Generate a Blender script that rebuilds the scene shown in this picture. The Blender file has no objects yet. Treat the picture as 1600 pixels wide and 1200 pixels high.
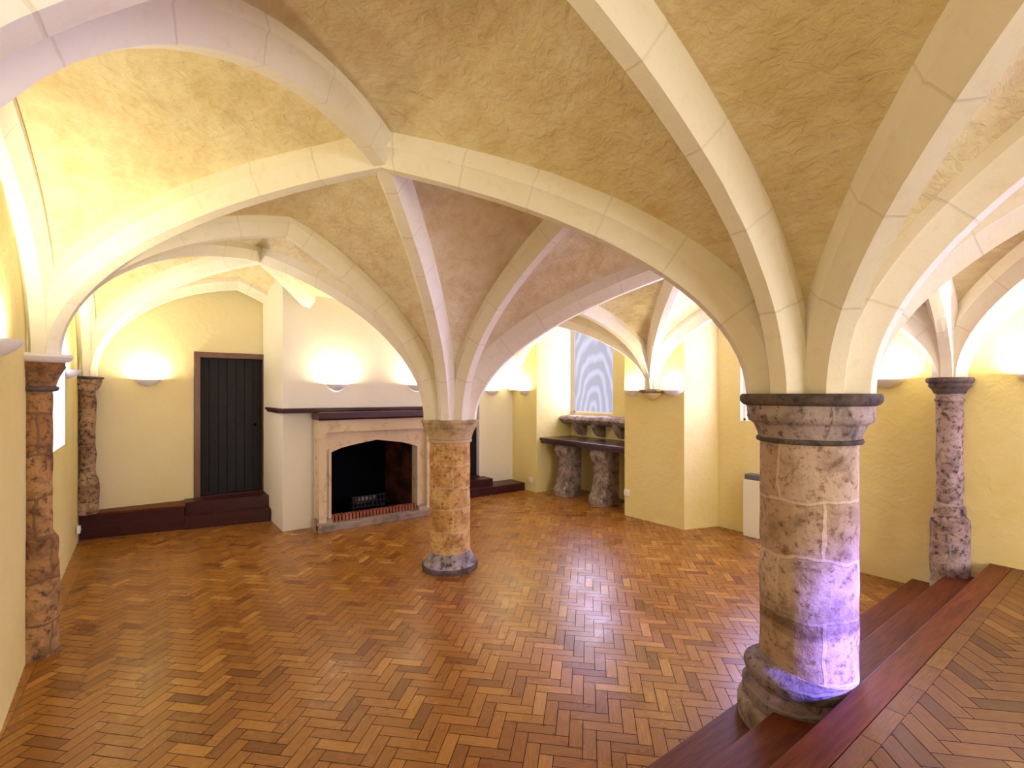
import bpy, bmesh, math, random
from mathutils import Vector, noise
random.seed(7)
D = bpy.data; S = bpy.context.scene; COL = S.collection
PI = math.pi

# ---------------------------------------------------------------- camera, world, exposure
# World axes follow the building: x runs across the aisles, y runs towards the fireplace wall.
AZ = math.radians(36.0); EYE = 1.9; F = 750.0
cam = D.cameras.new('camera'); co = D.objects.new('camera', cam); COL.objects.link(co)
cam.sensor_width = 36; cam.lens = 36 * F / 1600; cam.shift_y = 15 / 1600; cam.clip_start = .03
co.location = (0, 0, EYE); co.rotation_euler = (PI / 2, 0, -AZ)
S.camera = co
w = D.worlds.new('world'); S.world = w; w.use_nodes = True
w.node_tree.nodes['Background'].inputs[0].default_value = (.62, .72, 1, 1)
w.node_tree.nodes['Background'].inputs[1].default_value = .6
S.view_settings.view_transform = 'Standard'; S.view_settings.look = 'None'
S.view_settings.exposure = 0.05; S.view_settings.gamma = 1

def area(name, loc, direction, sx, sy, power, color, spread=PI):
    l = D.lights.new(name, 'AREA'); l.shape = 'RECTANGLE'; l.size = sx; l.size_y = sy
    l.energy = power; l.color = color; l.spread = spread
    o = D.objects.new(name, l); COL.objects.link(o); o.location = loc
    o.rotation_euler = Vector(direction).to_track_quat('-Z', 'Y').to_euler(); o.visible_camera = False; return o
DAY = (.66, .64, 1.0); WARM = (1.0, .92, .62)
# lamp sheets just inside each pane: daylight in view, added fill out of view
area('daylight_alcove', (6.69, 6.6, 2.42), (-1, 0, 0), 1.08, 1.75, 60, DAY)
area('daylight_heater_alcove', (6.42, 2.95, 2.2), (-1, 0, 0), 1.0, 1.3, 85, (.48, .46, 1))
area('daylight_side_wall', (-1.15, 6.25, 1.95), (1, 0, 0), 1.1, 1.0, 14, DAY)
area('added_platform_lamp', (5.50, -1.0, 1.75), (-1, .55, .1), 1.2, 1.9, 90, (.50, .44, 1))  # added lamp out of view, gives the lilac side light
area('added_end_fill', (2.2, -3.75, 2.0), (0, 1, 0), 2.6, 1.6, 165, (1, .93, .80))  # added fill out of view, brightens the near vault
sl = D.lights.new('added_violet_spot', 'SPOT'); sl.energy = 7500; sl.color = (.15, .12, 1); sl.spot_size = math.radians(15); sl.spot_blend = .9; sl.shadow_soft_size = .25  # added spot, throws violet light on the near column base
so = D.objects.new('added_violet_spot', sl); COL.objects.link(so); so.location = (3.1, -3.85, 2.2)
so.rotation_euler = (Vector((2.76, 1.15, .55)) - so.location).to_track_quat('-Z', 'Y').to_euler()

# ---------------------------------------------------------------- helpers
def tag(o, label=None, cat=None, group=None, kind=None):
    if label: o['label'] = label
    if cat: o['category'] = cat
    if group: o['group'] = group
    if kind: o['kind'] = kind
    return o
def empty(name, loc=(0, 0, 0), rz=0.0):
    o = D.objects.new(name, None); COL.objects.link(o); o.location = loc; o.rotation_euler = (0, 0, rz)
    o.empty_display_size = .1; return o
def obj(name, bm, mats, parent=None, smooth=False, recalc=True):
    if recalc: bmesh.ops.recalc_face_normals(bm, faces=bm.faces)
    me = D.meshes.new(name); bm.to_mesh(me); bm.free()
    if not isinstance(mats, (list, tuple)): mats = [mats]
    for m in mats: me.materials.append(m)
    if smooth:
        for p in me.polygons: p.use_smooth = True
        if smooth != 'all':
            try: me.set_sharp_from_angle(angle=math.radians(smooth if smooth is not True else 40))
            except Exception: pass
    o = D.objects.new(name, me); COL.objects.link(o)
    if parent: o.parent = parent
    return o
def box(bm, x0, x1, y0, y1, z0, z1, bev=0.0, mat=0):
    v = [bm.verts.new((x, y, z)) for z in (z0, z1) for y in (y0, y1) for x in (x0, x1)]
    fs = [bm.faces.new([v[i] for i in q]) for q in ((0, 2, 3, 1), (4, 5, 7, 6), (0, 1, 5, 4), (2, 6, 7, 3), (0, 4, 6, 2), (1, 3, 7, 5))]
    for f in fs: f.material_index = mat
    if bev:
        es = {e for f in fs for e in f.edges}
        bmesh.ops.bevel(bm, geom=list(es), offset=bev, segments=2, affect='EDGES', profile=.6)
def prism(bm, pts, axis, a, b, mat=0):
    """extrude closed outline pts (u,v) along axis between a and b; axis 'x': (y,z), 'y': (x,z), 'z': (x,y)"""
    def P(u, v, w): return {'x': (w, u, v), 'y': (u, w, v), 'z': (u, v, w)}[axis]
    A = [bm.verts.new(P(u, v, a)) for u, v in pts]; B = [bm.verts.new(P(u, v, b)) for u, v in pts]
    n = len(pts); fs = [bm.faces.new(A), bm.faces.new(B[::-1])]
    for i in range(n): fs.append(bm.faces.new((A[i], A[(i + 1) % n], B[(i + 1) % n], B[i])))
    for f in fs: f.material_index = mat
    return fs
def lathe(bm, prof, segs=48, a0=0, a1=2 * PI, rough=0.0, seed=0.0, cap=True, cx=0, cy=0, lump=6.0):
    """prof is [(r, z)] from top to bottom; uv in metres round and up"""
    uv = bm.loops.layers.uv.verify(); full = abs(a1 - a0 - 2 * PI) < 1e-6
    n = segs if full else segs + 1; rings = []
    for r, z in prof:
        ring = []
        for i in range(n):
            a = a0 + (a1 - a0) * i / segs
            d = 1 + (rough * noise.noise(Vector((math.cos(a) * r * lump + seed, math.sin(a) * r * lump, z * lump))) / max(r, .05)) if rough else 1
            ring.append(bm.verts.new((cx + math.cos(a) * r * d, cy + math.sin(a) * r * d, z)))
        rings.append(ring)
    rr = max(p[0] for p in prof)
    for k in range(len(prof) - 1):
        for i in range(segs):
            j = (i + 1) % n
            f = bm.faces.new((rings[k][i], rings[k + 1][i], rings[k + 1][j], rings[k][j]))
            us = (i, i, i + 1, i + 1); zs = (prof[k][1], prof[k + 1][1], prof[k + 1][1], prof[k][1])
            for l, u, z in zip(f.loops, us, zs): l[uv].uv = ((a0 + (a1 - a0) * u / segs) * rr, z)
    if cap and full:
        bm.faces.new(rings[0]); bm.faces.new(rings[-1][::-1])
def dense(prof, step=.03):
    out = []
    for (r0, z0), (r1, z1) in zip(prof, prof[1:]):
        k = max(1, int(math.hypot(r1 - r0, z1 - z0) / step))
        for i in range(k): out.append((r0 + (r1 - r0) * i / k, z0 + (z1 - z0) * i / k))
    return out + [prof[-1]]

# ---------------------------------------------------------------- materials
class NT:
    def __init__(s, name, rough=.7, spec=.3):
        s.m = D.materials.new(name); s.m.use_nodes = True; s.t = s.m.node_tree
        s.b = s.t.nodes['Principled BSDF']; s.b.inputs['Roughness'].default_value = rough
        s.b.inputs['Specular IOR Level'].default_value = spec
    def n(s, typ, **kw):
        x = s.t.nodes.new(typ)
        for k, v in kw.items():
            if k[0] == 'i' and k[1:].isdigit(): s.put(x.inputs[int(k[1:])], v)
            elif hasattr(x, k): setattr(x, k, v)
            else: s.put(x.inputs[k.replace('_', ' ')], v)
        return x
    def put(s, sock, v):
        if isinstance(v, bpy.types.NodeSocket): s.t.links.new(v, sock)
        else:
            if isinstance(v, tuple) and len(v) == 3 and sock.type == 'RGBA': v = v + (1,)
            sock.default_value = v
    def coord(s, kind='Object', scale=(1, 1, 1)):
        tc = s.n('ShaderNodeTexCoord'); mp = s.n('ShaderNodeMapping'); s.put(mp.inputs[0], tc.outputs[kind]); mp.inputs['Scale'].default_value = scale
        return mp.outputs[0]
    def noise(s, vec, scale, detail=4, rough=.55, dist=0.0):
        return s.n('ShaderNodeTexNoise', Vector=vec, Scale=scale, Detail=detail, Roughness=rough, Distortion=dist).outputs[0]
    def ramp(s, fac, stops):
        r = s.n('ShaderNodeValToRGB'); s.put(r.inputs[0], fac); e = r.color_ramp.elements
        while len(e) < len(stops): e.new(.5)
        for el, (p, c) in zip(e, stops):
            el.position = p; el.color = (c if isinstance(c, tuple) else (c, c, c)) + (1,)
        return r.outputs[0]
    def mix(s, fac, a, b, mode='MIX'):
        x = s.n('ShaderNodeMix', data_type='RGBA', blend_type=mode)
        s.put(x.inputs[0], fac); s.put(x.inputs[6], a); s.put(x.inputs[7], b); return x.outputs[2]
    def math(s, op, a, b=0.0):
        x = s.n('ShaderNodeMath', operation=op); s.put(x.inputs[0], a); s.put(x.inputs[1], b); return x.outputs[0]
    def bump(s, h, strength=.3, dist=.02):
        b = s.n('ShaderNodeBump'); b.inputs['Strength'].default_value = strength; b.inputs['Distance'].default_value = dist
        s.put(b.inputs['Height'], h); s.put(s.b.inputs['Normal'], b.outputs[0])
    def col(s, c): s.put(s.b.inputs['Base Color'], c); return s.m

def plaster(name, c1, c2, c3, bump=.35, streak=(1, 1, 1), sc=2.2, dist=.015):
    t = NT(name, .75, .15); v = t.coord()
    a = t.ramp(t.noise(v, sc * .45, 4), [(.33, c1), (.66, c2)])
    b = t.ramp(t.noise(v, sc * 3.1, 5, .6), [(.42, 0.0), (.78, .55)])
    vs = t.coord('Object', streak)
    fine = t.noise(vs, 9, 6, .58, 1.2)
    t.bump(t.math('ADD', t.noise(v, 4, 3), t.math('MULTIPLY', fine, .45)), bump, dist)
    if streak[0] != streak[2]:      # brushed limewash streaks
        b = t.math('ADD', b, t.ramp(t.noise(t.coord('Object', (2.2, .5, 3.0)), 5.5, 5, .65, .6), [(.45, 0.0), (.75, .5)]))
    return t.col(t.mix(b, a, c3))
M_WALL = plaster('yellow_lime_plaster', (.76, .63, .24), (.80, .70, .34), (.78, .67, .36), .8)
M_CREAM = plaster('warm_cream_plaster', (.77, .66, .37), (.80, .72, .46), (.78, .68, .42), .3)
M_PALE = plaster('pale_cream_plaster', (.80, .75, .62), (.83, .79, .70), (.80, .74, .64), .3)
M_VAULT = plaster('vault_plaster', (.79, .67, .40), (.85, .76, .54), (.64, .46, .21), .85, (1, 1.6, 3.5), 1.6, .04)
M_WHITE = plaster('white_limewash', (.85, .82, .78), (.86, .84, .82), (.82, .78, .74), .2)

def rib_material():
    t = NT('rib_limestone', .7, .2); v = t.coord()
    uv = t.n('ShaderNodeTexCoord').outputs['UV']; sx = t.n('ShaderNodeSeparateXYZ', i0=uv)
    jig = t.math('MULTIPLY', t.noise(v, 9, 2), .012)
    fr = t.math('FRACT', t.math('MULTIPLY', t.math('ADD', sx.outputs[0], jig), 1 / .43))
    line = t.ramp(fr, [(0, 1.0), (.018, 1.0), (.026, 0.0)])
    base = t.ramp(t.noise(v, 2.0, 4), [(.3, (.86, .79, .62)), (.7, (.91, .86, .75))])
    sp = t.ramp(t.noise(v, 14, 5, .65), [(.55, 0.0), (.8, .4)])
    c = t.mix(sp, base, (.72, .58, .38)); c = t.mix(t.math('MULTIPLY', line, t.math('MULTIPLY', t.noise(v, 3, 2), .38)), c, (.40, .28, .16))
    t.bump(t.math('SUBTRACT', t.noise(v, 22, 4), t.math('MULTIPLY', line, .8)), .3, .01)
    return t.col(c)
M_RIB = rib_material()

def stone(name, light, mid, dark, mortar, bw=.34, bh=.25, blot=.5, bumpy=.7, off=0.0, spots=0.0, spotc=(.03, .025, .03), mort=.5, band=None):
    t = NT(name, .8, .2); v = t.coord()
    uv = t.n('ShaderNodeTexCoord').outputs['UV']
    nz = t.n('ShaderNodeTexNoise', Vector=v, Scale=5.0, Detail=2.0)
    off_v = t.n('ShaderNodeVectorMath', operation='SCALE'); t.put(off_v.inputs[0], nz.outputs['Color']); off_v.inputs['Scale'].default_value = .085
    av = t.n('ShaderNodeVectorMath', operation='ADD'); t.put(av.inputs[0], uv); t.put(av.inputs[1], off_v.outputs[0])
    ad = t.n('ShaderNodeVectorMath', operation='ADD'); t.put(ad.inputs[0], av.outputs[0]); ad.inputs[1].default_value = (off, off * .7, 0)
    br = t.n('ShaderNodeTexBrick', Vector=ad.outputs[0], Color1=light, Color2=mid, Mortar=mortar, Scale=1.0, Mortar_Size=.009,
             Mortar_Smooth=.25, Bias=-.1, Brick_Width=bw, Row_Height=bh)
    n1 = t.noise(v, 6, 6, .65, .2); n2 = t.noise(v, 28, 5, .7)
    c = t.mix(t.ramp(n1, [(.60 - blot * .22, 0.0), (.82 - blot * .2, .85)]), br.outputs[0], dark)
    c = t.mix(t.ramp(n2, [(.52, 0.0), (.72, .7)]), c, mid)
    if spots:
        n3 = t.noise(v, 24, 6, .7, .25)
        c = t.mix(t.ramp(n3, [(.60 - spots * .1, 0.0), (.74 - spots * .1, 1.0)]), c, spotc)
    c = t.mix(t.math('MULTIPLY', br.outputs[1], mort), c, mortar)
    if band:      # old damp stain with its own height
        sz = t.n('ShaderNodeSeparateXYZ', i0=ad.outputs[0]); sh = t.math('ADD', t.math('SUBTRACT', sz.outputs[1], off * .7), t.math('MULTIPLY', t.noise(v, 4, 3), .10))
        m = t.ramp(sh, [(band[0] - .03, 0.0), (band[0] + .01, .85), (band[1] - .10, .5), (band[1], 0.0)])
        c = t.mix(t.math('MULTIPLY', m, t.ramp(n2, [(.3, .5), (.6, 1.0)])), c, dark)
    t.bump(t.math('ADD', t.math('MULTIPLY', n1, .8), t.math('ADD', t.math('MULTIPLY', n2, .5), t.math('MULTIPLY', br.outputs[1], .2))), bumpy, .02)
    return t.col(c)
M_C1 = stone('near_column_limestone', (.66, .52, .44), (.42, .28, .19), (.13, .075, .05), (.70, .55, .46), .42, .30, .50, .9, .13, .75, (.20, .10, .06), .6, (.80, 1.02))
M_C1CAP = stone('near_capital_stone', (.44, .35, .35), (.34, .25, .23), (.07, .05, .045), (.45, .36, .35), 3, 3, .75, .9, .3, .6)
M_ABACUS = stone('dark_abacus_stone', (.16, .12, .11), (.12, .08, .07), (.025, .02, .02), (.12, .1, .1), 3, 3, .9, spots=.7)
M_C1BASE = stone('worn_base_stone', (.34, .27, .30), (.24, .17, .18), (.05, .035, .05), (.3, .25, .28), 3, .06, .8, 1.0, 0.0, .6)
M_C0 = stone('ochre_limestone', (.74, .50, .22), (.60, .34, .10), (.30, .12, .03), (.70, .52, .30), .40, .235, .75, .9, 0, .7, (.22, .085, .02), .35)
M_C0CAP = stone('ochre_capital_stone', (.56, .42, .24), (.46, .31, .15), (.12, .07, .03), (.4, .3, .2), 3, 3, .5)
M_C0BASE = stone('speckled_base_stone', (.46, .40, .40), (.32, .26, .26), (.06, .05, .07), (.3, .3, .3), 3, 3, .8, 1.0, 0, .8)
M_R1 = stone('red_brown_limestone', (.46, .26, .10), (.29, .13, .045), (.07, .03, .015), (.22, .13, .06), .5, .30, .75, 1.0, 0, .7, (.06, .025, .02))
M_R2 = stone('blotched_limestone', (.50, .34, .20), (.32, .18, .08), (.06, .03, .02), (.40, .28, .18), .5, .24, .7, 1.0, .4, 1.0)
M_RR = stone('mottled_pink_stone', (.48, .36, .32), (.34, .22, .17), (.07, .045, .05), (.40, .32, .3), .5, .32, .7, 1.0, 0, .95)
M_FIRE = stone('fireplace_limestone', (.66, .54, .34), (.58, .44, .28), (.30, .19, .10), (.50, .38, .24), 3, 3, .3, .4)
M_HEARTH = stone('hearth_stone', (.34, .27, .20), (.26, .19, .13), (.10, .07, .05), (.2, .15, .1), 3, 3, .5)
M_CARVED = stone('carved_grey_stone', (.40, .33, .31), (.28, .18, .13), (.07, .045, .04), (.3, .25, .2), 3, 3, .8, 1.0, 0, .5)

def floor_material(name, tint, rough=.27):
    t = NT(name, rough, .36)
    at = t.n('ShaderNodeAttribute', attribute_name='tone'); uv = t.coord('UV', (1, 1, 1))
    up = t.coord('UV', (1.2, 14, 1))
    base = t.ramp(at.outputs['Fac'], [(0, (.20, .070, .014)), (.35, (.31, .125, .022)), (.75, (.39, .17, .030)), (1, (.48, .24, .052))])
    g = t.ramp(t.noise(up, 9, 4, .6, .4), [(.3, .72), (.7, 1.12)])
    c = t.mix(1.0, base, g, 'MULTIPLY'); c = t.mix(1.0, c, tint, 'MULTIPLY')
    ov = t.coord('Object')
    t.put(t.b.inputs['Roughness'], t.ramp(t.noise(ov, 3.5, 4), [(.3, rough - .05), (.7, rough + .10)]))
    tl = t.math('ADD', t.math('MULTIPLY', at.outputs['Fac'], 1.0), t.math('MULTIPLY', t.noise(ov, 4, 3), 1.5))
    t.bump(tl, .12, .004)
    return t.col(c)
M_FLOOR = floor_material('herringbone_parquet', (1, 1, 1))
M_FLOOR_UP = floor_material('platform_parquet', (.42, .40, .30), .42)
t = NT('parquet_joint', .8); M_JOINT = t.col((.035, .014, .006))

def wood(name, a, b, rough=.35, axis=(1, 12, 12), spec=.5):
    t = NT(name, rough, spec); v = t.coord('Object', axis)
    n = t.noise(v, 3, 5, .6, .8)
    t.bump(n, .15, .005)
    return t.col(t.ramp(n, [(.3, a), (.7, b)]))
M_TREAD = wood('varnished_step_wood', (.070, .016, .004), (.16, .042, .010), .45, spec=.15)
M_DARKRED = wood('dark_red_stained_wood', (.030, .006, .008), (.062, .013, .016), .4, spec=.35)
M_DOOR = wood('black_oak', (.004, .0035, .005), (.011, .009, .010), .5, (14, 14, 1), .25)
M_FRAME = wood('brown_door_frame_wood', (.09, .03, .012), (.17, .065, .028), .35, (10, 10, 1))
M_SHELF = wood('dark_shelf_wood', (.035, .014, .014), (.075, .03, .028), .25)
t = NT('iron', .6, .3); M_IRON = t.col((.008, .008, .009))
t = NT('enamel', .35); M_HEATER = t.col((.82, .80, .66))
t = NT('grey_grille', .5); M_GRILLE = t.col((.12, .13, .14))
t = NT('white_plastic', .4); M_PLASTIC = t.col((.85, .84, .80))
def firebrick():
    t = NT('sooty_firebrick', .9, .1); v = t.coord('Object'); rot = t.n('ShaderNodeMapping'); t.put(rot.inputs[0], v)
    rot.inputs['Rotation'].default_value = (0, math.radians(45), 0)
    sp = t.n('ShaderNodeSeparateXYZ', i0=rot.outputs[0]); cb = t.n('ShaderNodeCombineXYZ')
    vy = t.n('ShaderNodeSeparateXYZ', i0=v)
    a = t.math('ADD', vy.outputs[1], vy.outputs[2]); b = t.math('SUBTRACT', vy.outputs[2], vy.outputs[1])
    t.put(cb.inputs[0], a); t.put(cb.inputs[1], b)
    br = t.n('ShaderNodeTexBrick', Vector=cb.outputs[0], Color1=(.16, .03, .02), Color2=(.08, .02, .015), Mortar=(.05, .045, .04), Scale=1.0,
             Mortar_Size=.006, Brick_Width=.2, Row_Height=.065)
    s_ = t.ramp(t.noise(v, 4, 4), [(.4, .9), (.65, .15)])
    return t.col(t.mix(s_, br.outputs[0], (.008, .008, .009)))
M_FIREBRICK = firebrick()
t = NT('soot', 1, 0); M_SOOT = t.col((.004, .004, .005))
t = NT('red_brick', .85, .1); M_BRICK = t.col(t.ramp(t.noise(t.coord(), 6, 3), [(.3, (.20, .05, .03)), (.7, (.44, .17, .09))]))

def pane_material(name, c1, c2, strength):
    """thin blind lit from outside, with faint leafy swirls woven in"""
    t = NT(name, .5, .3); v = t.coord('Object', (1, 1.3, 1.0))
    wv = t.n('ShaderNodeTexWave', wave_type='RINGS', rings_direction='X', Vector=t.coord('Object', (1, 1.8, .9)), Scale=1.15, Distortion=7.0, Detail=2.0, Detail_Scale=.9)
    c = t.ramp(wv.outputs['Color'], [(.30, c1), (1.0, c2)])
    t.put(t.b.inputs['Emission Color'], c); t.b.inputs['Emission Strength'].default_value = strength
    return t.col((.12, .12, .14))
M_PANE = pane_material('lit_patterned_blind', (.44, .47, .66), (.72, .72, .98), .8)
M_PANE2 = pane_material('lit_white_pane', (.9, .88, 1), (1, .97, 1), 2.2)
t = NT('lamp_glass', .5); t.put(t.b.inputs['Emission Color'], (1, .93, .78)); t.b.inputs['Emission Strength'].default_value = 12; M_LAMP = t.col((.9, .9, .9))

# ---------------------------------------------------------------- floors
def clip(poly, rect):
    x0, x1, y0, y1 = rect
    for ax, lim, sg in ((0, x0, 1), (0, x1, -1), (1, y0, 1), (1, y1, -1)):
        out = []
        for i, p in enumerate(poly):
            q = poly[(i + 1) % len(poly)]; dp = sg * (p[ax] - lim); dq = sg * (q[ax] - lim)
            if dp >= 0: out.append(p)
            if dp * dq < 0:
                k = dp / (dp - dq); out.append(tuple(p[j] + (q[j] - p[j]) * k for j in range(len(p))))
        poly = out
        if len(poly) < 3: return []
    return poly
def parquet(name, rect, z, mat, W=.075, k=3, ang=45.0, border=None, thick=.3, seed=3):
    rnd = random.Random(seed); bm = bmesh.new(); uv = bm.loops.layers.uv.verify(); tone = bm.faces.layers.float.new('tone')
    ca, sa = math.cos(math.radians(ang)), math.sin(math.radians(ang)); g = .0022
    cx, cy = (rect[0] + rect[1]) / 2, (rect[2] + rect[3]) / 2; R = math.hypot(rect[1] - rect[0], rect[3] - rect[2]) / 2 / W + 8
    def put(x, y, w, h):
        e = g / W; off = (rnd.random() * 20, rnd.random() * 20); tn = min(1, max(0, rnd.gauss(.5, .22)))
        q = []
        for (a, b) in ((x + e, y + e), (x + w - e, y + e), (x + w - e, y + h - e), (x + e, y + h - e)):
            X = cx + (a * ca - b * sa) * W; Y = cy + (a * sa + b * ca) * W
            u, v = ((a - x), (b - y)) if w > h else ((b - y), (a - x))
            q.append((X, Y, u * W + off[0], v * W + off[1]))
        q = clip(q, rect)
        if len(q) < 3: return
        f = bm.faces.new([bm.verts.new((p[0], p[1], z)) for p in q]); f[tone] = tn
        for l, p in zip(f.loops, q): l[uv].uv = (p[2], p[3])
    N = int(R)
    for j in range(-N, N):
        m0 = int((-N - j) / (2 * k)) - 1; m1 = int((N - j) / (2 * k)) + 1
        for m in range(m0, m1 + 1):
            put(j + 2 * k * m, j, k, 1); put(j + 2 * k - 1 + 2 * k * m, j, 1, k)
    for (a0, a1, b0, b1, along) in (border or []):
        s0 = a0 if along == 'x' else b0; s1 = a1 if along == 'x' else b1; s = s0
        while s < s1:
            e = min(s1, s + .3); q = ([(s + g, b0 + g), (e - g, b0 + g), (e - g, b1 - g), (s + g, b1 - g)] if along == 'x' else
                                       [(a0 + g, s + g), (a1 - g, s + g), (a1 - g, e - g), (a0 + g, e - g)])
            f = bm.faces.new([bm.verts.new((X, Y, z)) for X, Y in q]); f[tone] = min(1, max(0, rnd.gauss(.62, .15)))
            o = rnd.random() * 20
            for l, (X, Y) in zip(f.loops, q): l[uv].uv = ((X if along == 'x' else Y) + o, (Y if along == 'x' else X) + o)
            s = e
    n0 = len(bm.faces)
    xs = [rect[0], rect[1]]; ys = [rect[2], rect[3]]
    for (a0, a1, b0, b1, _) in (border or []): xs += [a0, a1]; ys += [b0, b1]
    for f in bm.faces: f.normal_update()
    box(bm, min(xs), max(xs), min(ys), max(ys), z - thick, z - .003, mat=1)
    return obj(name, bm, [mat, M_JOINT])
fl = parquet('floor', (-.72, 6.9, 1.38, 8.7), 0, M_FLOOR, border=[(-1.0, -.72, 1.38, 8.7, 'y')])
tag(fl, 'golden brown herringbone parquet floor of the lower room', kind='structure')
fu = parquet('floor', (-1.2, 5.85, -4.0, .705), .45, M_FLOOR_UP, border=[(-1.2, 5.85, .705, .782, 'x')], thick=.3, seed=9, W=.085, ang=-45.0)
tag(fu, 'raised parquet floor above the wooden steps', kind='structure')

st = empty('wooden_steps', (2.45, 1.1, 0)); tag(st, 'three brown varnished wooden steps running past the thick near column', 'steps')
for k, (na, nb, z) in enumerate(((1.144, 1.452, .15), (.881, 1.183, .30), (.784, .920, .45))):
    bm = bmesh.new(); box(bm, -.80 - 2.45, 5.74 - 2.45, na - 1.1, nb - 1.1, z - .032, z, .006); obj('tread', bm, M_TREAD, st)
    bm = bmesh.new(); box(bm, -.80 - 2.45, 5.74 - 2.45, nb - .045 - 1.1, nb - .02 - 1.1, z - .15, z - .032); obj('riser', bm, M_TREAD, st)

# ---------------------------------------------------------------- walls
def wall(name, pts, openings=(), z1=4.0, thick=.12, mat=None, label=None, zb=0.0):
    """inner face follows pts; openings: (segment index, s0, s1, za, zb, depth)"""
    bm = bmesh.new()
    def quad(a, b, c, d, mi=0):
        f = bm.faces.new([bm.verts.new(p) for p in (a, b, c, d)]); f.material_index = mi
    for i in range(len(pts) - 1):
        p = Vector((*pts[i], 0)); q = Vector((*pts[i + 1], 0)); d = (q - p); L = d.length; d /= L
        nrm = Vector((d.y, -d.x, 0))      # outward (to the right of travel)
        ops = sorted([o[1:] for o in openings if o[0] == i])
        s = 0
        def P(s_, z, off=0): v = p + d * s_ + nrm * off; return (v.x, v.y, z)
        NSEG = 1
        for (s0, s1, za, zc, dep) in ops:
            if s0 > s: quad(P(s, zb), P(s0, zb), P(s0, z1), P(s, z1))
            if za > zb: quad(P(s0, zb), P(s1, zb), P(s1, za), P(s0, za))
            quad(P(s0, zc), P(s1, zc), P(s1, z1), P(s0, z1))
            quad(P(s0, za), P(s0, zc), P(s0, zc, dep), P(s0, za, dep), 1); quad(P(s1, za), P(s1, zc), P(s1, zc, dep), P(s1, za, dep), 1)
            quad(P(s0, za), P(s1, za), P(s1, za, dep), P(s0, za, dep), 1); quad(P(s0, zc), P(s1, zc), P(s1, zc, dep), P(s0, zc, dep), 1)
            s = s1
        quad(P(s, zb), P(L, zb), P(L, z1), P(s, z1))
    bmesh.ops.remove_doubles(bm, verts=bm.verts, dist=.0005)
    o = obj(name, bm, [mat or M_WALL, M_WHITE], recalc=False); tag(o, label, kind='structure'); return o
# travel so that outward is on the right hand side of the walk: left wall walks towards -y
wall('wall_left', [(-.90, 8.75), (-.79, 4.85), (-.74, 3.9), (-.72, -4.0)], [(0, 8.75 - 6.95, 8.75 - 5.55, 1.36, 2.55, .42)],
     label='yellow plaster side wall with slim wall columns')
wall('wall_far_left', [(1.36, 8.5), (-.95, 8.5)], [(0, 1.36 - 1.335, 1.36 - .385, .36, 2.5, .22)], label='cream plaster wall round the dark plank door', mat=M_CREAM)
wall('wall_chimney', [(3.9, 8.6), (3.9, 7.15), (1.33, 7.20), (1.28, 8.6)], [(1, 3.9 - 3.22, 3.9 - 1.86, 0, 1.30, .12)], label='plain plastered chimney breast over the fireplace', mat=M_PALE)
wall('wall_far_right', [(5.9, 7.97), (3.85, 7.97)], [(0, .90, 1.75, .28, 2.05, .25)], label='pale plaster wall beside the chimney breast', mat=M_PALE)
wall('wall_right', [(5.64, -4.0), (5.72, 1.15), (6.02, 1.15), (6.0, 2.1), (6.43, 2.12), (6.43, 3.83), (5.87, 4.0), (5.84, 5.04), (6.7, 5.04), (6.7, 7.18), (5.80, 7.18), (5.80, 8.1)],
     [(0, 2.35, 3.75, .9, 2.75, .35), (4, .22, 1.38, 1.53, 2.95, .10), (8, 1.02, 2.12, 1.52, 3.35, .08)], label='yellow plaster wall broken by window alcoves')
wall('wall_back', [(-1.0, -3.95), (5.8, -3.95)], [(0, 1.9, 4.5, 1.2, 2.8, .3)], label='plaster wall behind the platform')

# ---------------------------------------------------------------- windows and doors
def window(n, x0, x1, y0, y1, z0, z1, mat, label, mull=1):
    r = empty('window_%d' % n, ((x0 + x1) / 2, (y0 + y1) / 2, z0)); tag(r, label, kind='structure')
    X, Y, H = abs(x1 - x0), abs(y1 - y0), z1 - z0
    bm = bmesh.new()
    if Y > X: box(bm, -.004, .004, -Y / 2, Y / 2, 0, H)
    else: box(bm, -X / 2, X / 2, -.004, .004, 0, H)
    obj('blind', bm, mat, r)
    bm = bmesh.new(); f = .03
    for a, b, c, d in ((-.5, -.5, 0, 1), (.5, .5, 0, 1)):
        if Y > X: box(bm, -.02, .02, a * Y - (f if a > 0 else 0), a * Y + (0 if a > 0 else f), 0, H)
        else: box(bm, a * X - (f if a > 0 else 0), a * X + (0 if a > 0 else f), -.02, .02, 0, H)
    for zz in (0, H - f):
        if Y > X: box(bm, -.02, .02, -Y / 2, Y / 2, zz, zz + f)
        else: box(bm, -X / 2, X / 2, -.02, .02, zz, zz + f)
    obj('window_frame', bm, M_PLASTIC, r)
    return r
window(1, 6.78, 6.78, 6.06, 7.16, 1.52, 3.35, M_PANE, 'tall window with a patterned lilac blind in the stone shelf alcove')
window(2, 6.53, 6.53, 2.34, 3.50, 1.53, 2.95, M_PANE2, 'bright white window in the alcove behind the thick column')
window(3, -1.24, -1.24, 5.55, 6.95, 1.36, 2.55, M_PANE2, 'bright window recess in the side wall between two slim columns')
window(4, 6.03, 6.03, -1.65, -.25, .9, 2.75, M_PANE2, 'added unseen window for lilac light, in the side wall of the raised platform')  # added glowing pane, goes with the lilac platform lamp
window(5, .9, 3.5, -4.25, -4.25, 1.2, 2.8, M_PANE2, 'added unseen fill window in the end wall behind the raised platform')  # added glowing pane, goes with the fill lamp behind the camera

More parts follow.
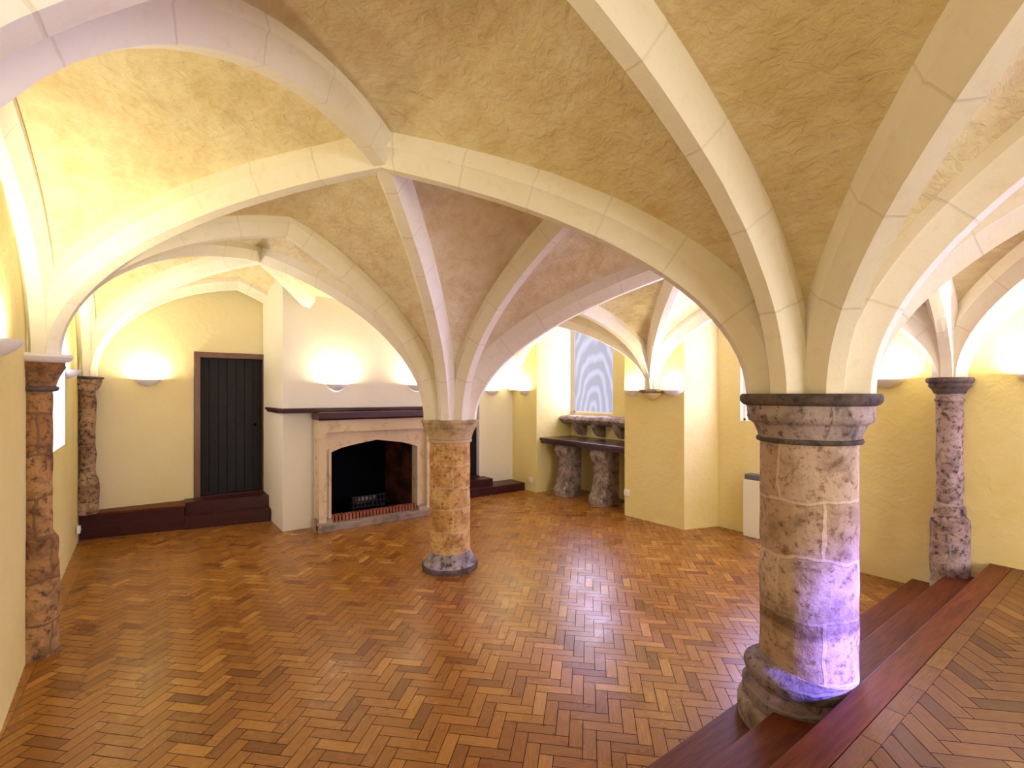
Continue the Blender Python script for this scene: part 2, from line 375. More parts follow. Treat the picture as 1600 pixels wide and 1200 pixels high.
def plank_door(name, x0, x1, y, z0, z1, planks, label, frame=True, threshold=0):
    r = empty(name, ((x0 + x1) / 2, y, z0)); tag(r, label, kind='structure'); W = (x1 - x0); H = z1 - z0
    fw = .062 if frame else .0
    bm = bmesh.new(); pw = (W - 2 * fw) / planks
    for i in range(planks):
        a = -W / 2 + fw + i * pw; box(bm, a + .002, a + pw - .002, .10, .14, 0, H - fw, .004)
    box(bm, -W / 2 + fw * .5, W / 2 - fw * .5, .14, .17, -.02, H)
    obj('door_leaf', bm, M_DOOR, r)
    bm = bmesh.new(); box(bm, -W / 2, W / 2, -.03, .2, -.002, .014, .003); obj('threshold', bm, M_DARKRED, r)
    if frame:
        bm = bmesh.new()
        box(bm, -W / 2 - .02, -W / 2 + fw, -.035, .16, -.02, H, .006); box(bm, W / 2 - fw, W / 2 + .02, -.035, .16, -.02, H, .006)
        box(bm, -W / 2 - .02, W / 2 + .02, -.04, .16, H - fw, H + .02, .006); obj('door_frame', bm, M_FRAME, r)
        bm = bmesh.new(); lathe(bm, [(.028, 0), (.03, .01), (.02, .012), (.02, 0)], 16)
        for v in bm.verts: v.co = Vector((v.co.x + W / 2 - fw - .09, .09 - v.co.z, v.co.y + 1.05))
        obj('door_handle', bm, M_IRON, r)
    return r
plank_door('door_1', .385, 1.335, 8.5, .36, 2.5, 7, 'black plank door in a brown wooden frame')
plank_door('door_2', 4.15, 5.0, 7.97, .28, 2.05, 6, 'dark doorway partly hidden behind the ochre column', False)

# platforms in front of the doors (dark red boxes)
def poly_block(bm, pts, z0, z1): prism(bm, pts, 'z', z0, z1)
pl = empty('wooden_platform', (0, 8.2, 0)); tag(pl, 'long dark red wooden step box along the door wall', 'platform')
def rel(pts): return [(a, b - 8.2) for a, b in pts]
bm = bmesh.new(); poly_block(bm, rel([(-.88, 8.33), (.24, 8.13), (.24, 8.5), (-.88, 8.5)]), 0, .315); obj('platform_box', bm, M_DARKRED, pl)
bm = bmesh.new(); poly_block(bm, rel([(-.88, 8.30), (.25, 8.10), (.25, 8.5), (-.88, 8.5)]), .315, .34); obj('platform_top', bm, M_TREAD, pl)
bm = bmesh.new(); poly_block(bm, rel([(.24, 8.10), (1.29, 7.90), (1.29, 8.5), (.24, 8.5)]), 0, .19); obj('lower_step', bm, M_DARKRED, pl)
bm = bmesh.new(); poly_block(bm, rel([(.25, 8.20), (1.29, 8.05), (1.29, 8.5), (.25, 8.5)]), .19, .36); obj('upper_step', bm, M_DARKRED, pl)
pl = empty('wooden_platform', (4.8, 7.7, 0)); tag(pl, 'low dark wooden step box at the doorway beyond the ochre column', 'platform')
bm = bmesh.new(); box(bm, -.9, .96, -.2, .26, 0, .15, .004); obj('lower_step', bm, M_DARKRED, pl)
bm = bmesh.new(); box(bm, -.9, .30, -.06, .26, .15, .28, .004); obj('upper_step', bm, M_DARKRED, pl)

# ---------------------------------------------------------------- vault
RD = .148
def arc(A, B, zs, za, r0, c, n=20):
    """intrados half arch from node A (plan) springing at zs and r0 from its axis, to apex B (plan) at za"""
    A = Vector(A); B = Vector(B); d = (B - A); L = d.length; d /= L
    thm = math.acos((c - 1) / c); out = []
    for i in range(n + 1):
        th = thm * i / n; x = (c - c * math.cos(th)); f = c * math.sin(th) / (c * math.sin(thm))
        s = r0 + (L - r0) * x; p = A + d * s; out.append((Vector((p.x, p.y, zs + (za - zs) * f)), s))
    return out, d
def offset(curve, d, dist):
    pts = [p for p, _ in curve]; out = []; hd = Vector((d.x, d.y, 0))
    for i, p in enumerate(pts):
        T = (pts[min(i + 1, len(pts) - 1)] - pts[max(i - 1, 0)]).normalized()
        N = Vector((0, 0, 1)) * T.dot(hd) - hd * T.z
        out.append(p + N.normalized() * dist)
    return out
def rib_half(bm, curve, d, wsc=1.0, depth=.30, soff=.040, half=.096):
    uv = bm.loops.layers.uv.verify(); side = Vector((-d.y, d.x, 0)); pts = [p for p, _ in curve]; hd = Vector((d.x, d.y, 0))
    prof = [(-half, depth), (-half, .108), (-half + .016, .096), (-soff - .006, .010), (-soff, 0), (soff, 0), (soff + .006, .010), (half - .016, .096), (half, .108), (half, depth)]
    rings = []; arcl = 0; al = []
    for i, p in enumerate(pts):
        T = (pts[min(i + 1, len(pts) - 1)] - pts[max(i - 1, 0)]).normalized(); N = (Vector((0, 0, 1)) * T.dot(hd) - hd * T.z).normalized()
        if i == len(pts) - 1: N = Vector((0, 0, 1)) / max(.6, T.dot(hd))
        if i: arcl += (p - pts[i - 1]).length
        al.append(arcl)
        jit = .0025 * noise.noise(p * 5)
        back = max(.12, curve[i][1] / max(1e-3, -N.dot(hd))) if N.dot(hd) < -.2 else 9     # never reach behind the springing
        rings.append([bm.verts.new(p + side * (s * wsc + jit) + N * (min(h, back) + jit)) for s, h in prof])
    m = len(prof)
    for i in range(len(rings) - 1):
        for j in range(m - 1):
            f = bm.faces.new((rings[i][j], rings[i][j + 1], rings[i + 1][j + 1], rings[i + 1][j]))
            for l, (k, q) in zip(f.loops, ((i, j), (i, j + 1), (i + 1, j + 1), (i + 1, j))): l[uv].uv = (al[k], q * .05)
        f = bm.faces.new((rings[i][m - 1], rings[i][0], rings[i + 1][0], rings[i + 1][m - 1]))
    bm.faces.new(rings[0][::-1]); bm.faces.new(rings[-1])
# nodes: plan position, springing height, springing radius, roundness towards it
ND = {
 'Lm': ((-.66, -2.3), 2.1, .10), 'L0': ((-.68, 1.30), 2.12, .10), 'L1': ((-.72, 4.86), 2.17, .10), 'L2': ((-.80, 8.32), 2.12, .09),
 'Mm': ((2.79, -2.35), 1.9, .25), 'C1': ((2.79, 1.15), 1.88, .295), 'C0': ((2.55, 4.67), 1.60, .29), 'M2': ((2.6, 8.2), 1.9, .2),
 'Qm': ((5.66, -2.3), 2.0, .12), 'Q0': ((5.675, 1.17), 2.02, .11), 'Q1': ((5.80, 4.50), 1.96, .07), 'Q2': ((5.78, 7.9), 1.96, .08)}
def P2(k): return Vector(ND[k][0])
BOSS = {'LA': ((1.10, 2.87), 3.28), 'LB': ((.95, 6.5), 3.48), 'LN': ((1.03, -.6), 3.32), 'RA': ((4.2, 2.85), 3.12), 'RB': ((4.15, 6.3), 3.15), 'RN': ((4.22, -.6), 3.25)}
def mid(a, b, k=.5): return tuple(P2(a).lerp(P2(b), k))
EDGE = {('L0', 'C1'): (mid('L0', 'C1'), 3.34), ('L1', 'C0'): (mid('L1', 'C0'), 3.33), ('L2', 'M2'): (mid('L2', 'M2'), 3.46), ('Lm', 'Mm'): (mid('Lm', 'Mm'), 3.3),
        ('C1', 'Q0'): (mid('C1', 'Q0'), 3.15), ('C0', 'Q1'): (mid('C0', 'Q1'), 3.0), ('M2', 'Q2'): (mid('M2', 'Q2'), 3.0), ('Mm', 'Qm'): (mid('Mm', 'Qm'), 3.2),
        ('L0', 'L1'): (mid('L0', 'L1'), 3.3), ('L1', 'L2'): (mid('L1', 'L2'), 3.4), ('Lm', 'L0'): (mid('Lm', 'L0'), 3.3),
        ('C1', 'C0'): (mid('C1', 'C0'), 3.25), ('C0', 'M2'): (mid('C0', 'M2'), 3.3), ('Mm', 'C1'): (mid('Mm', 'C1'), 3.3),
        ('Q0', 'Q1'): (mid('Q0', 'Q1'), 3.05), ('Q1', 'Q2'): (mid('Q1', 'Q2'), 3.25), ('Qm', 'Q0'): (mid('Qm', 'Q0'), 3.15)}
def cval(k): return {'L': 1.25, 'C': 4.0, 'M': 3.0, 'Q': 1.6}[k[0]]
def half(k, apex, za):
    p, zs, r0 = ND[k]
    if k == 'L0' and apex == BOSS['LA'][0]: return arc(p, apex, 1.95, za, .30, .80)
    if k == 'L0' and apex == EDGE[('L0', 'C1')][0]: return arc(p, apex, 1.85, za, .13, 3.0)
    return arc(p, apex, zs, za, r0, cval(k))
def rib(name_label, halves, group='stone ribs of the vault', **kw):
    bm = bmesh.new()
    for k, ap, za in halves:
        c, d = half(k, ap, za); rib_half(bm, c, d, **kw)
    o = obj('vault_rib', bm, M_RIB, smooth=35); tag(o, name_label, 'stone rib', group); return o
bays = [('L0', 'C1', 'C0', 'L1', 'LA'), ('L1', 'C0', 'M2', 'L2', 'LB'), ('Lm', 'Mm', 'C1', 'L0', 'LN'),
        ('C1', 'Q0', 'Q1', 'C0', 'RA'), ('C0', 'Q1', 'Q2', 'M2', 'RB'), ('Mm', 'Qm', 'Q0', 'C1', 'RN')]
def ekey(a, b): return (a, b) if (a, b) in EDGE else (b, a)
bm = bmesh.new()
for a, b, c, d_, bk in bays:
    bp, bz = BOSS[bk]; cs = [a, b, c, d_]
    for i in range(4):
        p, q = cs[i], cs[(i + 1) % 4]; ap, az = EDGE[ekey(p, q)]
        for k in (p, q):
            c1, d1 = half(k, bp, bz); c2, d2 = half(k, ap, az)
            o1 = offset(c1, d1, RD); o2 = offset(c2, d2, RD); m = 14; rows = []
            o1[-1].z = bz + RD; o1[-1].x, o1[-1].y = bp; o2[-1].z = az + RD; o2[-1].x, o2[-1].y = ap
            for x1, x2 in zip(o1, o2):
                row = []
                for j in range(m + 1):
                    v = j / m; x = x1.lerp(x2, v); x.z += .10 * (x1 - x2).length / 1.7 * math.sin(PI * v) ** 1.0
                    x += Vector((0, 0, .008 * noise.noise(x * 2.5)))
                    row.append(bm.verts.new(x))
                rows.append(row)
            for r1, r2 in zip(rows, rows[1:]):
                for j in range(m): bm.faces.new((r1[j], r1[j + 1], r2[j + 1], r2[j]))
bmesh.ops.remove_doubles(bm, verts=bm.verts, dist=.002)
bmesh.ops.recalc_face_normals(bm, faces=bm.faces)
box(bm, -1.3, 7.0, -4.2, 8.9, 4.0, 4.1)  # added unseen roof slab, keeps world light from leaking in
vault = obj('ceiling', bm, M_VAULT, smooth='all', recalc=False); tag(vault, 'cream plastered cells of the ribbed vault', kind='structure')
for i, (a0, a1, b0, b1, z) in enumerate(((5.7, 6.85, 5.0, 7.25, 3.62), (5.85, 6.6, 2.0, 4.0, 3.5))):
    bm = bmesh.new(); box(bm, a0, a1, b0, b1, z, z + .06); o = obj('ceiling', bm, M_VAULT); tag(o, 'flat soffit over a window alcove', kind='structure')

def E(a, b): ap, az = EDGE[ekey(a, b)]; return [(a, ap, az), (b, ap, az)]
def X(a, b, bk): bp, bz = BOSS[bk]; return [(a, bp, bz), (b, bp, bz)]
RIBS = [
 (X('C1', 'L1', 'LA'), 'cream diagonal rib from the thick near column to the orange wall column'),
 (X('C0', 'L0', 'LA'), 'diagonal rib from the ochre column sweeping up over the side wall'),
 (E('L1', 'C0'), 'arch rib from the orange wall column across to the ochre column'),
 (E('L0', 'C1'), 'pinkish arch rib rising steeply from the thick near column out of the picture top'),
 (E('C1', 'C0'), 'yellow arch rib linking the ochre column and the thick near column'),
 (E('L0', 'L1'), 'narrow wall rib rising up the side wall from the orange wall column'),
 (X('L1', 'M2', 'LB'), 'diagonal rib from the orange wall column ending on the chimney breast'),
 (X('C0', 'L2', 'LB'), 'diagonal rib from the ochre column to the blotched corner column'),
 (E('L1', 'L2'), 'wall rib over the bright side window between the two slim columns'),
 (E('L2', 'M2'), 'pointed wall rib above the black plank door'),
 (E('C0', 'M2'), 'arch rib from the ochre column back to the chimney breast'),
 (X('C0', 'Q0', 'RA'), 'diagonal rib from the ochre column to the black-capped slim column'),
 (X('C1', 'Q1', 'RA'), 'diagonal rib from the wall corbel towards the thick near column'),
 (E('C0', 'Q1'), 'arch rib between the ochre column and the wall corbel'),
 (E('C1', 'Q0'), 'arch rib between the thick near column and the black-capped slim column'),
 (E('Q0', 'Q1'), 'wall rib over the heater alcove beside the corbel'),
 (X('C0', 'Q2', 'RB'), 'diagonal rib from the ochre column to the far corner by the doorway'),
 (X('Q1', 'M2', 'RB'), 'diagonal rib from the wall corbel back towards the chimney breast'),
 (E('Q1', 'Q2'), 'wall rib over the alcove with the patterned blind'),
 (E('M2', 'Q2'), 'wall rib above the far doorway beyond the ochre column'),
 (X('C1', 'Lm', 'LN'), 'lilac-lit diagonal rib rising from the middle of the thick column capital'),
 (E('Mm', 'C1'), 'wide lilac-lit arch rib fanning from the thick near column over the platform'),
 (X('C1', 'Qm', 'RN'), 'diagonal rib from the thick near column over the raised platform'),
 (X('Mm', 'Q0', 'RN'), 'diagonal rib from the black-capped slim column over the raised platform'),
 (E('Qm', 'Q0'), 'bright wall rib above the sconce over the raised platform'),
 (X('Mm', 'L0', 'LN'), 'diagonal rib behind the near side wall above the platform'),
 (E('Lm', 'L0'), 'wall rib along the side wall beside the platform'),
]
for hv, lab in RIBS: rib(lab, hv)

# ---------------------------------------------------------------- columns
def column(name, loc, label, parts, cat='column', group=None, rough=.004):
    r = empty(name, loc); tag(r, label, cat, group)
    for nm, prof, mat, ro, step in parts:
        ex, ey = (-.042, .032) if (mat is M_C1BASE or (nm == 'plinth' and mat is M_CARVED)) else (0, 0)   # its worn base sits off centre
        bm = bmesh.new(); lathe(bm, dense(prof, step), 56, rough=ro, seed=loc[0] * 7 + loc[1], cx=ex, cy=ey); obj(nm, bm, mat, r, smooth=50)
    return r
column('stone_column', (2.79, 1.15, 0), 'thick round limestone column nearest the camera, standing in the wooden steps', [
 ('abacus', [(.25, 1.9), (.315, 1.9), (.325, 1.885), (.325, 1.862), (.312, 1.845), (.296, 1.838)], M_ABACUS, .006, .015),
 ('capital', [(.296, 1.838), (.290, 1.82), (.294, 1.812), (.290, 1.80), (.292, 1.775), (.284, 1.755), (.262, 1.742), (.252, 1.72), (.238, 1.685), (.234, 1.668)], M_C1CAP, .003, .012),
 ('necking_ring', [(.226, 1.672), (.243, 1.668), (.248, 1.657), (.243, 1.646), (.226, 1.642)], M_ABACUS, .003, .01),
 ('shaft', [(.227, 1.65), (.227, .25)], M_C1, .006, .03),
 ('base', [(.18, .50), (.20, .475), (.225, .462), (.248, .445), (.255, .42), (.245, .385), (.232, .365), (.243, .345), (.262, .32), (.262, .27), (.245, .20)], M_C1BASE, .016, .012),
 ('plinth', [(.23, .27), (.275, .255), (.292, .22), (.292, .0)], M_CARVED, .006, .02)])
column('stone_column', (2.55, 4.67, 0), 'slender ochre stone column standing alone in front of the fireplace', [
 ('abacus', [(.25, 1.62), (.305, 1.62), (.315, 1.605), (.312, 1.585), (.30, 1.57)], M_C0CAP, .008, .015),
 ('capital', [(.30, 1.575), (.298, 1.55), (.272, 1.51), (.25, 1.46), (.238, 1.41)], M_C0CAP, .004, .015),
 ('necking_ring', [(.225, 1.41), (.238, 1.405), (.243, 1.39), (.238, 1.372), (.222, 1.368)], M_C0CAP, .003, .01),
 ('shaft', [(.221, 1.375), (.221, .14)], M_C0, .006, .03),
 ('base', [(.221, .20), (.24, .15), (.262, .10), (.285, .07), (.295, .05)], M_C0BASE, .015, .012),
 ('plinth', [(.27, .06), (.297, .055), (.305, .03), (.30, 0)], M_ABACUS, .006, .012)])
column('wall_column', (-.75, 4.86, 0), 'slim orange-brown stone column against the side wall, nearer of two there', [
 ('abacus', [(.14, 2.19), (.20, 2.185), (.205, 2.165), (.185, 2.14), (.14, 2.12)], M_WHITE, .002, .02),
 ('capital', [(.15, 2.14), (.158, 2.09), (.145, 2.07), (.128, 2.02), (.112, 1.95)], M_R1, .01, .012),
 ('necking_ring', [(.10, 1.96), (.125, 1.95), (.128, 1.935), (.118, 1.92), (.10, 1.915)], M_ABACUS, .003, .01),
 ('shaft', [(.093, 1.93), (.093, .84)], M_R1, .012, .02),
 ('base', [(.093, .90), (.11, .86), (.12, .84), (.118, .70), (.126, .66), (.126, 0)], M_R1, .014, .02)])
column('wall_column', (-.80, 8.30, .34), 'slim blotched stone column in the corner on the dark red platform', [
 ('abacus', [(.12, 1.78), (.165, 1.775), (.168, 1.755), (.14, 1.74)], M_ABACUS, .003, .02),
 ('capital', [(.15, 1.745), (.145, 1.70), (.125, 1.65), (.108, 1.60)], M_R2, .01, .012),
 ('shaft', [(.088, 1.61), (.088, .44)], M_R2, .016, .02),
 ('base', [(.088, .50), (.105, .44), (.112, .40), (.118, .36), (.118, 0)], M_R2, .014, .02)])
column('wall_column', (5.675, 1.17, .0), 'slim mottled wall column with a black cap at the end of the steps', [
 ('abacus', [(.12, 2.045), (.160, 2.04), (.166, 2.022), (.160, 2.0), (.145, 1.99)], M_ABACUS, .002, .012),
 ('capital', [(.145, 1.995), (.148, 1.965), (.125, 1.94), (.105, 1.90)], M_ABACUS, .003, .012),
 ('necking_ring', [(.085, 1.86), (.103, 1.853), (.106, 1.842), (.10, 1.83), (.085, 1.825)], M_RR, .002, .01),
 ('shaft', [(.093, 1.90), (.093, .86)], M_RR, .006, .02),
 ('base', [(.093, .93), (.108, .90), (.112, .86), (.110, .82), (.134, .78), (.137, .74), (.137, .10)], M_RR, .005, .02)])
column('wall_column', (-.70, 1.30, .0), 'slim stone column against the side wall beside the steps', [
 ('abacus', [(.14, 2.0), (.20, 1.99), (.2, 1.96), (.14, 1.93)], M_WHITE, .002, .02),
 ('capital', [(.15, 1.95), (.15, 1.88), (.112, 1.78)], M_R1, .01, .012),
 ('shaft', [(.108, 1.78), (.108, .0)], M_R1, .012, .02)])
cb = empty('wall_corbel', (5.82, 4.50, 1.96)); tag(cb, 'small moulded stone corbel carrying ribs on the yellow pier', 'corbel')
bm = bmesh.new(); lathe(bm, dense([(.10, .0), (.185, -.002), (.19, -.025), (.175, -.045), (.15, -.055)], .01), 40, rough=.004); obj('abacus', bm, M_CARVED, cb, smooth=50)
bm = bmesh.new(); lathe(bm, dense([(.15, -.05), (.135, -.08), (.09, -.12), (.045, -.145), (.02, -.155)], .01), 40, rough=.003); obj('bell', bm, M_WALL, cb, smooth=50)

# ---------------------------------------------------------------- fireplace
fp = empty('stone_fireplace', (2.58, 6.93, 0)); tag(fp, 'pale stone fireplace with a flattened pointed opening and dark mantel', 'fireplace')
FX = 2.58
def fx(x): return x - FX
x0, x1, o0, o1 = 1.72, 3.46, 1.90, 3.20; zt = 1.53
def arch_pts(a, b, zs, za, n=10):
    out = []
    for i in range(n + 1):
        s = i / n; x = a + (b - a) * s; k = 1 - abs(2 * s - 1); out.append((x, zs + (za - zs) * (k ** .62)))
    return out
bm = bmesh.new()   # jambs and head in one outline
def band(bm, inner, outer, y0, y1):
    n = len(inner)
    for i in range(n - 1):
        a, b, c, d = inner[i], inner[i + 1], outer[i + 1], outer[i]
        V = [[bm.verts.new((p[0], y, p[1])) for p in (a, b, c, d)] for y in (y0, y1)]
        bm.faces.new(V[0]); bm.faces.new(V[1][::-1])
        for k in range(4): bm.faces.new((V[0][k], V[0][(k + 1) % 4], V[1][(k + 1) % 4], V[1][k]))
ap = arch_pts(o0, o1, 1.08, 1.22)
band(bm, [(fx(o0), 0)] + [(fx(a), z) for a, z in ap] + [(fx(o1), 0)], [(fx(x0), 0)] + [(fx(x0 + (x1 - x0) * i / 10), zt) for i in range(11)] + [(fx(x1), 0)], 0, .22)
obj('surround', bm, M_FIRE, fp)
bm = bmesh.new()   # rectangular label moulding standing proud
band(bm, [(fx(x0 + .10), .12), (fx(x0 + .10), 1.36), (fx(x1 - .12), 1.36), (fx(x1 - .12), .12)], [(fx(x0), .12), (fx(x0), zt), (fx(x1), zt), (fx(x1), .12)], -.075, .0)
obj('outer_moulding', bm, M_FIRE, fp)
bm = bmesh.new()
ap = arch_pts(o0, o1, 1.08, 1.22); ip = [(o0, .12)] + ap + [(o1, .12)]
op = [(o0 - .035, .12)] + [(x + (-.035 if i < 3 else .035 if i > 7 else 0), z + .035) for i, (x, z) in enumerate(ap)] + [(o1 + .035, .12)]
band(bm, [(fx(a), z) for a, z in ip], [(fx(a), z) for a, z in op], -.022, 0); obj('inner_moulding', bm, M_FIRE, fp)
for a, b in ((x0 - .02, o0), (o1, x1 + .02)):
    bm = bmesh.new(); prism(bm, [(-.085, 0), (-.085, .10), (-.06, .15), (0, .17), (.1, .17), (.1, 0)], 'x', fx(a), fx(b)); obj('jamb_plinth', bm, M_HEARTH, fp)
bm = bmesh.new(); box(bm, fx(x0 - .02), fx(x1 + .04), -.14, -.0, 0, .10, .012); obj('hearth_kerb', bm, M_HEARTH, fp)
nb = 26
bm = bmesh.new(); wv = (o1 - o0) / nb
for i in range(nb): box(bm, fx(o0 + i * wv + .008), fx(o0 + (i + 1) * wv - .008), -.01, .10, .0, .185, .003)
box(bm, fx(o0), fx(o1), .012, .10, .0, .172, mat=1)
obj('brick_kerb', bm, [M_BRICK, M_SOOT], fp)
bm = bmesh.new()   # firebox: splayed sides, back, floor
def q4(bm, *ps):
    f = bm.faces.new([bm.verts.new(p) for p in ps]); return f
a0, a1, bz0, bz1 = fx(o0 - .03), fx(o1 + .03), 0, 1.5
c0, c1 = fx(o0 + .22), fx(o1 - .22); yb = .75
q4(bm, (a0, .10, 0), (c0, yb, 0), (c0, yb, 1.5), (a0, .10, 1.5)); q4(bm, (a1, .10, 0), (c1, yb, 0), (c1, yb, 1.5), (a1, .10, 1.5))
for f in bm.faces: f.material_index = 0
for f in (q4(bm, (c0, yb, 0), (c1, yb, 0), (c1, yb, 1.5), (c0, yb, 1.5)), q4(bm, (a0, .1, .10), (a1, .1, .10), (c1, yb, .10), (c0, yb, .10)), q4(bm, (a0, .1, 1.5), (a1, .1, 1.5), (c1, yb, 1.5), (c0, yb, 1.5))):
    f.material_index = 1
obj('firebox', bm, [M_FIREBRICK, M_SOOT], fp, recalc=False)
bm = bmesh.new(); prism(bm, [(-.13, 1.535), (-.15, 1.56), (-.15, 1.635), (-.13, 1.65), (.22, 1.65), (.22, 1.535)], 'x', fx(x0 - .02), fx(3.36)); obj('mantel_beam', bm, M_DARKRED, fp)
sh = empty('mantel_shelf', (1.3, 7.15, 1.66)); tag(sh, 'thin dark wooden shelf wrapping the chimney breast corner above the fireplace', 'shelf')
bm = bmesh.new(); prism(bm, [(-.05, .95), (-.05, 0), (0, -.10), (.45, -.22), (2.02, -.34), (2.10, -.30), (2.10, .03), (.02, .05), (.01, .95)], 'z', 0, .035)
obj('shelf_board', bm, M_DARKRED, sh)
bm = bmesh.new(); prism(bm, [(-.03, .93), (-.03, .01), (.02, -.07), (.42, -.16), (.42, .05), (.02, .05), (.01, .93)], 'z', -.03, 0); obj('shelf_moulding', bm, M_DARKRED, sh)
gr = empty('fire_grate', (2.55, 7.4, .10)); tag(gr, 'black iron fire grate inside the sooty hearth', 'grate')
bm = bmesh.new()
for i in range(9): box(bm, -.24 + i * .06 - .008, -.24 + i * .06 + .008, -.16, -.14, .06, .24)
for z in (.07, .15, .23): box(bm, -.26, .26, -.165, -.135, z, z + .016)
obj('bars', bm, M_IRON, gr)
bm = bmesh.new(); box(bm, -.25, .25, -.14, .16, .06, .09); obj('tray', bm, M_IRON, gr)
for sx in (-1, 1):
    for sy in (-1, 1):
        bm = bmesh.new(); box(bm, sx * .22 - .012, sx * .22 + .012, sy * .13 - .012, sy * .13 + .012, 0, .07); obj('leg', bm, M_IRON, gr)
bm = bmesh.new(); lathe(bm, dense([(.02, .07), (.055, .06), (.06, -.24), (.05, -.26)], .03), 12, rough=.02)
for v in bm.verts: v.co = Vector((v.co.z + .09, v.co.x + .0, v.co.y + .155))
lg = obj('firewood_log', bm, M_CARVED, smooth=True); lg.location = gr.location; tag(lg, 'pale charred log lying on the iron fire grate', 'log')

# ---------------------------------------------------------------- alcove with stone shelf
sb = empty('shelf_slab', (6.27, 6.11, 1.0)); tag(sb, 'dark wooden shelf slab spanning the window alcove', 'shelf')
bm = bmesh.new(); box(bm, -.40, .43, -1.065, 1.065, .0, .055, .008); obj('shelf_board', bm, M_SHELF, sb)
bm = bmesh.new(); box(bm, -.37, -.33, -1.06, 1.06, -.05, .0, .004); obj('front_rail', bm, M_SHELF, sb)
def pedestal(loc, label, mirror, seed):
    r = empty('carved_pedestal', loc); tag(r, label, 'pedestal', 'carved stone supports under the alcove shelf')
    prof = [(.0, .95), (.02, .92), (-.02, .86), (.0, .80), (.07, .70), (.10, .55), (.09, .40), (.04, .25), (-.03, .15), (-.05, .06), (-.05, 0)]
    bm = bmesh.new(); pts = [(-.17 + dx, z) for dx, z in prof] + [(.20, 0), (.20, .95)]
    fs = prism(bm, pts, 'y', -.17, .17); bmesh.ops.bevel(bm, geom=list(bm.edges), offset=.012, segments=2, affect='EDGES')
    bmesh.ops.triangulate(bm, faces=[f for f in bm.faces if len(f.verts) > 4])
    obj('body', bm, M_CARVED, r, smooth=40)
    bm = bmesh.new(); rnd = random.Random(seed)     # knobbly carved edge
    for i, z in enumerate([.08 + k * .075 for k in range(12)]):
        dx = 0
        for (a, za), (b, zb) in zip(prof, prof[1:]):
            if zb <= z <= za: dx = b + (a - b) * (z - zb) / (za - zb)
        m = bmesh.ops.create_icosphere(bm, subdivisions=2, radius=.032 + rnd.random() * .012)
        for v in m['verts']: v.co = Vector((v.co.x * .7 - .165 + dx, v.co.y * 1.2 + mirror * .13, v.co.z + z)) + Vector((0, 0, .006 * noise.noise(v.co * 40 + Vector((i, 0, 0)))))
    obj('carved_edge', bm, M_CARVED, r, smooth=True)
    return r
pedestal((6.13, 6.66, 0), 'waisted stone pedestal under the shelf slab, the one nearer the doorway wall', -1, 1)
pedestal((6.13, 5.74, 0), 'rough carved stone pedestal under the shelf slab, the one nearer the yellow pier', -1, 2)
le = empty('stone_ledge', (6.55, 6.11, 1.20)); tag(le, 'worn grey stone ledge on small brackets below the patterned window', 'ledge')
bm = bmesh.new(); n = 40; pr = [(-.16, .16), (-.19, .20), (-.17, .25), (-.11, .275), (.15, .28), (.15, .10), (-.05, .10), (-.12, .13)]
rings = []
for i in range(n + 1):
    y = -1.06 + 2.12 * i / n; rings.append([bm.verts.new((a + .012 * noise.noise(Vector((y * 6, a * 9, 1))), y, b + .012 * noise.noise(Vector((y * 6, b * 9, 5))))) for a, b in pr])
for i in range(n):
    for j in range(len(pr)): bm.faces.new((rings[i][j], rings[i][(j + 1) % 8], rings[i + 1][(j + 1) % 8], rings[i + 1][j]))
bm.faces.new(rings[0]); bm.faces.new(rings[-1][::-1]); obj('ledge_stone', bm, M_CARVED, le, smooth=50)
for yy in (-.85, -.35, .18, .68):
    bm = bmesh.new(); prism(bm, [(-.14, .14), (-.13, .08), (-.07, .02), (-.02, -.08), (.04, -.11), (.15, -.11), (.15, .14)], 'y', yy - .06, yy + .06)
    bmesh.ops.bevel(bm, geom=list(bm.edges), offset=.01, segments=2, affect='EDGES'); obj('bracket', bm, M_CARVED, le, smooth=40)

# ---------------------------------------------------------------- heater, sockets
ht = empty('panel_heater', (6.36, 3.0, .10)); tag(ht, 'cream storage heater with a grey grille against the wall behind the thick column', 'heater')
bm = bmesh.new(); box(bm, -.09, .068, -.35, .38, -.10, .66, .015); obj('casing', bm, M_HEATER, ht)
bm = bmesh.new(); box(bm, -.085, .06, -.33, .36, .66, .73, .01); obj('grille', bm, M_GRILLE, ht)
def socket(loc, normal, label):
    r = empty('wall_socket', loc, math.atan2(normal[1], normal[0])); tag(r, label, 'socket')
    bm = bmesh.new(); box(bm, 0, .03, -.045, .045, -.045, .045, .006); obj('face_plate', bm, M_PLASTIC, r)
    bm = bmesh.new(); box(bm, .03, .036, -.012, .012, -.012, .012, .002); obj('switch', bm, M_PLASTIC, r)
socket((5.845, 4.99, .36), (-1, 0), 'small white wall socket low on the yellow pier by the shelf alcove')
socket((-.86, 7.95, .22), (1, 0), 'small white socket low on the side wall near the dark red platform')
socket((5.80, 7.35, .22), (-1, 0), 'small white socket low on the wall strip beside the far doorway')

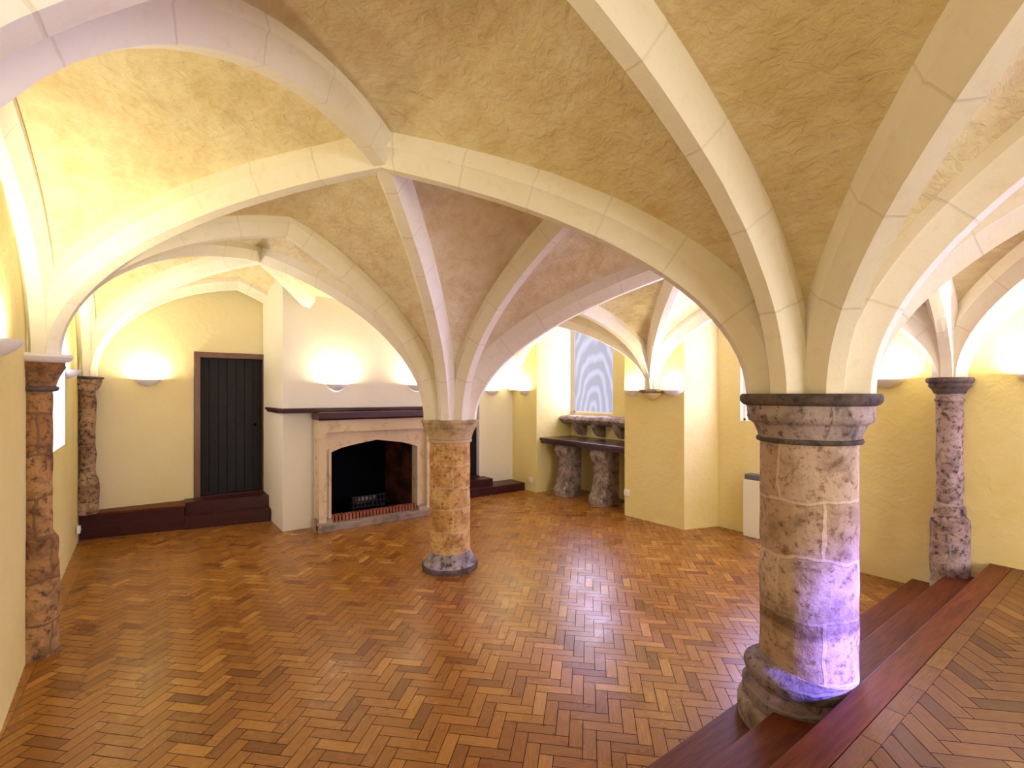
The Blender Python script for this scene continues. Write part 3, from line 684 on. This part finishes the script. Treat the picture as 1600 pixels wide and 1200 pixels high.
# ---------------------------------------------------------------- wall uplighters
def sconce_mesh():
    bm = bmesh.new(); n = 18; prof = [(1.0, 0), (.97, -.018), (.72, -.055), (.38, -.085), (.10, -.10)]
    rings = [[bm.verts.new((math.cos(-PI / 2 + PI * i / n) * .12 * r, math.sin(-PI / 2 + PI * i / n) * .155 * r, z)) for i in range(n + 1)] for r, z in prof]
    inner = [[bm.verts.new((math.cos(-PI / 2 + PI * i / n) * .12 * r * .93, math.sin(-PI / 2 + PI * i / n) * .155 * r * .93, z + (.008 if k else 0))) for i in range(n + 1)] for k, (r, z) in enumerate(prof)]
    for R in (rings, inner):
        for a, b in zip(R, R[1:]):
            for i in range(n): bm.faces.new((a[i], b[i], b[i + 1], a[i + 1]))
        bm.faces.new(R[-1])
    for i in range(n): bm.faces.new((rings[0][i], rings[0][i + 1], inner[0][i + 1], inner[0][i]))
    return bm
SC = [  # x, y, z, facing, power scale, label
 (-.18, 8.5, 2.10, -90, .75, 'plaster wall uplighter beside the black plank door'),
 (2.05, 7.17, 2.04, -90, .75, 'plaster wall uplighter on the chimney breast above the mantel'),
 (3.30, 7.15, 2.04, -90, .8, 'uplighter on the chimney breast half hidden by the ochre column ribs'),
 (-.76, 3.84, 2.20, 0, .55, 'uplighter on the side wall in front of the orange wall column'),
 (-.855, 7.10, 2.16, 0, .7, 'uplighter on the side wall between the orange and blotched columns'),
 (5.84, 4.87, 1.95, 180, .4, 'uplighter beside the wall corbel, on the alcove side'),
 (5.86, 4.16, 1.95, 180, .4, 'uplighter beside the wall corbel, on the heater side'),
 (5.80, 7.56, 1.96, 180, .45, 'small uplighter on the wall strip beside the far doorway'),
 (5.3, 7.97, 1.96, -90, .5, 'uplighter above the low step box at the far wall'),
 (6.01, 1.72, 2.05, 180, 1.0, 'uplighter on the wall between the thick column and the black-capped one'),
 (5.71, .60, 2.06, 180, 1.2, 'uplighter on the wall over the raised platform beside the black-capped column'),
 (-.73, 1.95, 2.15, 0, .35, 'uplighter on the side wall closest to the camera'),
 (-.72, -1.0, 2.2, 0, .6, 'added fill uplighter on the side wall behind the camera'),  # added out of view as fill light
 (5.68, -2.6, 2.1, 180, .9, 'added fill uplighter on the platform wall behind the camera'),  # also added for fill, never in view
]
proto = None
for x, y, z, fdeg, pw, lab in SC:
    if proto is None:
        r = empty('wall_uplighter'); sh_ = obj('plaster_shade', sconce_mesh(), M_WHITE, r, smooth=50)
        bm = bmesh.new(); box(bm, .025, .055, -.07, .07, -.045, -.025, .005); lm = obj('lamp_tube', bm, M_LAMP, r); proto = (r, sh_, lm)
    else:
        r = proto[0].copy(); COL.objects.link(r)
        for p in proto[1:]:
            c = p.copy(); COL.objects.link(c); c.parent = r
    r.location = (x, y, z); r.rotation_euler = (0, 0, math.radians(fdeg)); tag(r, lab, 'wall light', 'plaster wall uplighters')
    l = D.lights.new('uplight', 'AREA'); l.shape = 'RECTANGLE'; l.size = .06; l.size_y = .20; l.energy = 30 * pw; l.color = WARM
    lo = D.objects.new('uplight', l); COL.objects.link(lo); a = math.radians(fdeg)
    lo.location = (x + .06 * math.cos(a), y + .06 * math.sin(a), z - .005)
    lo.rotation_euler = (PI, 0, a)
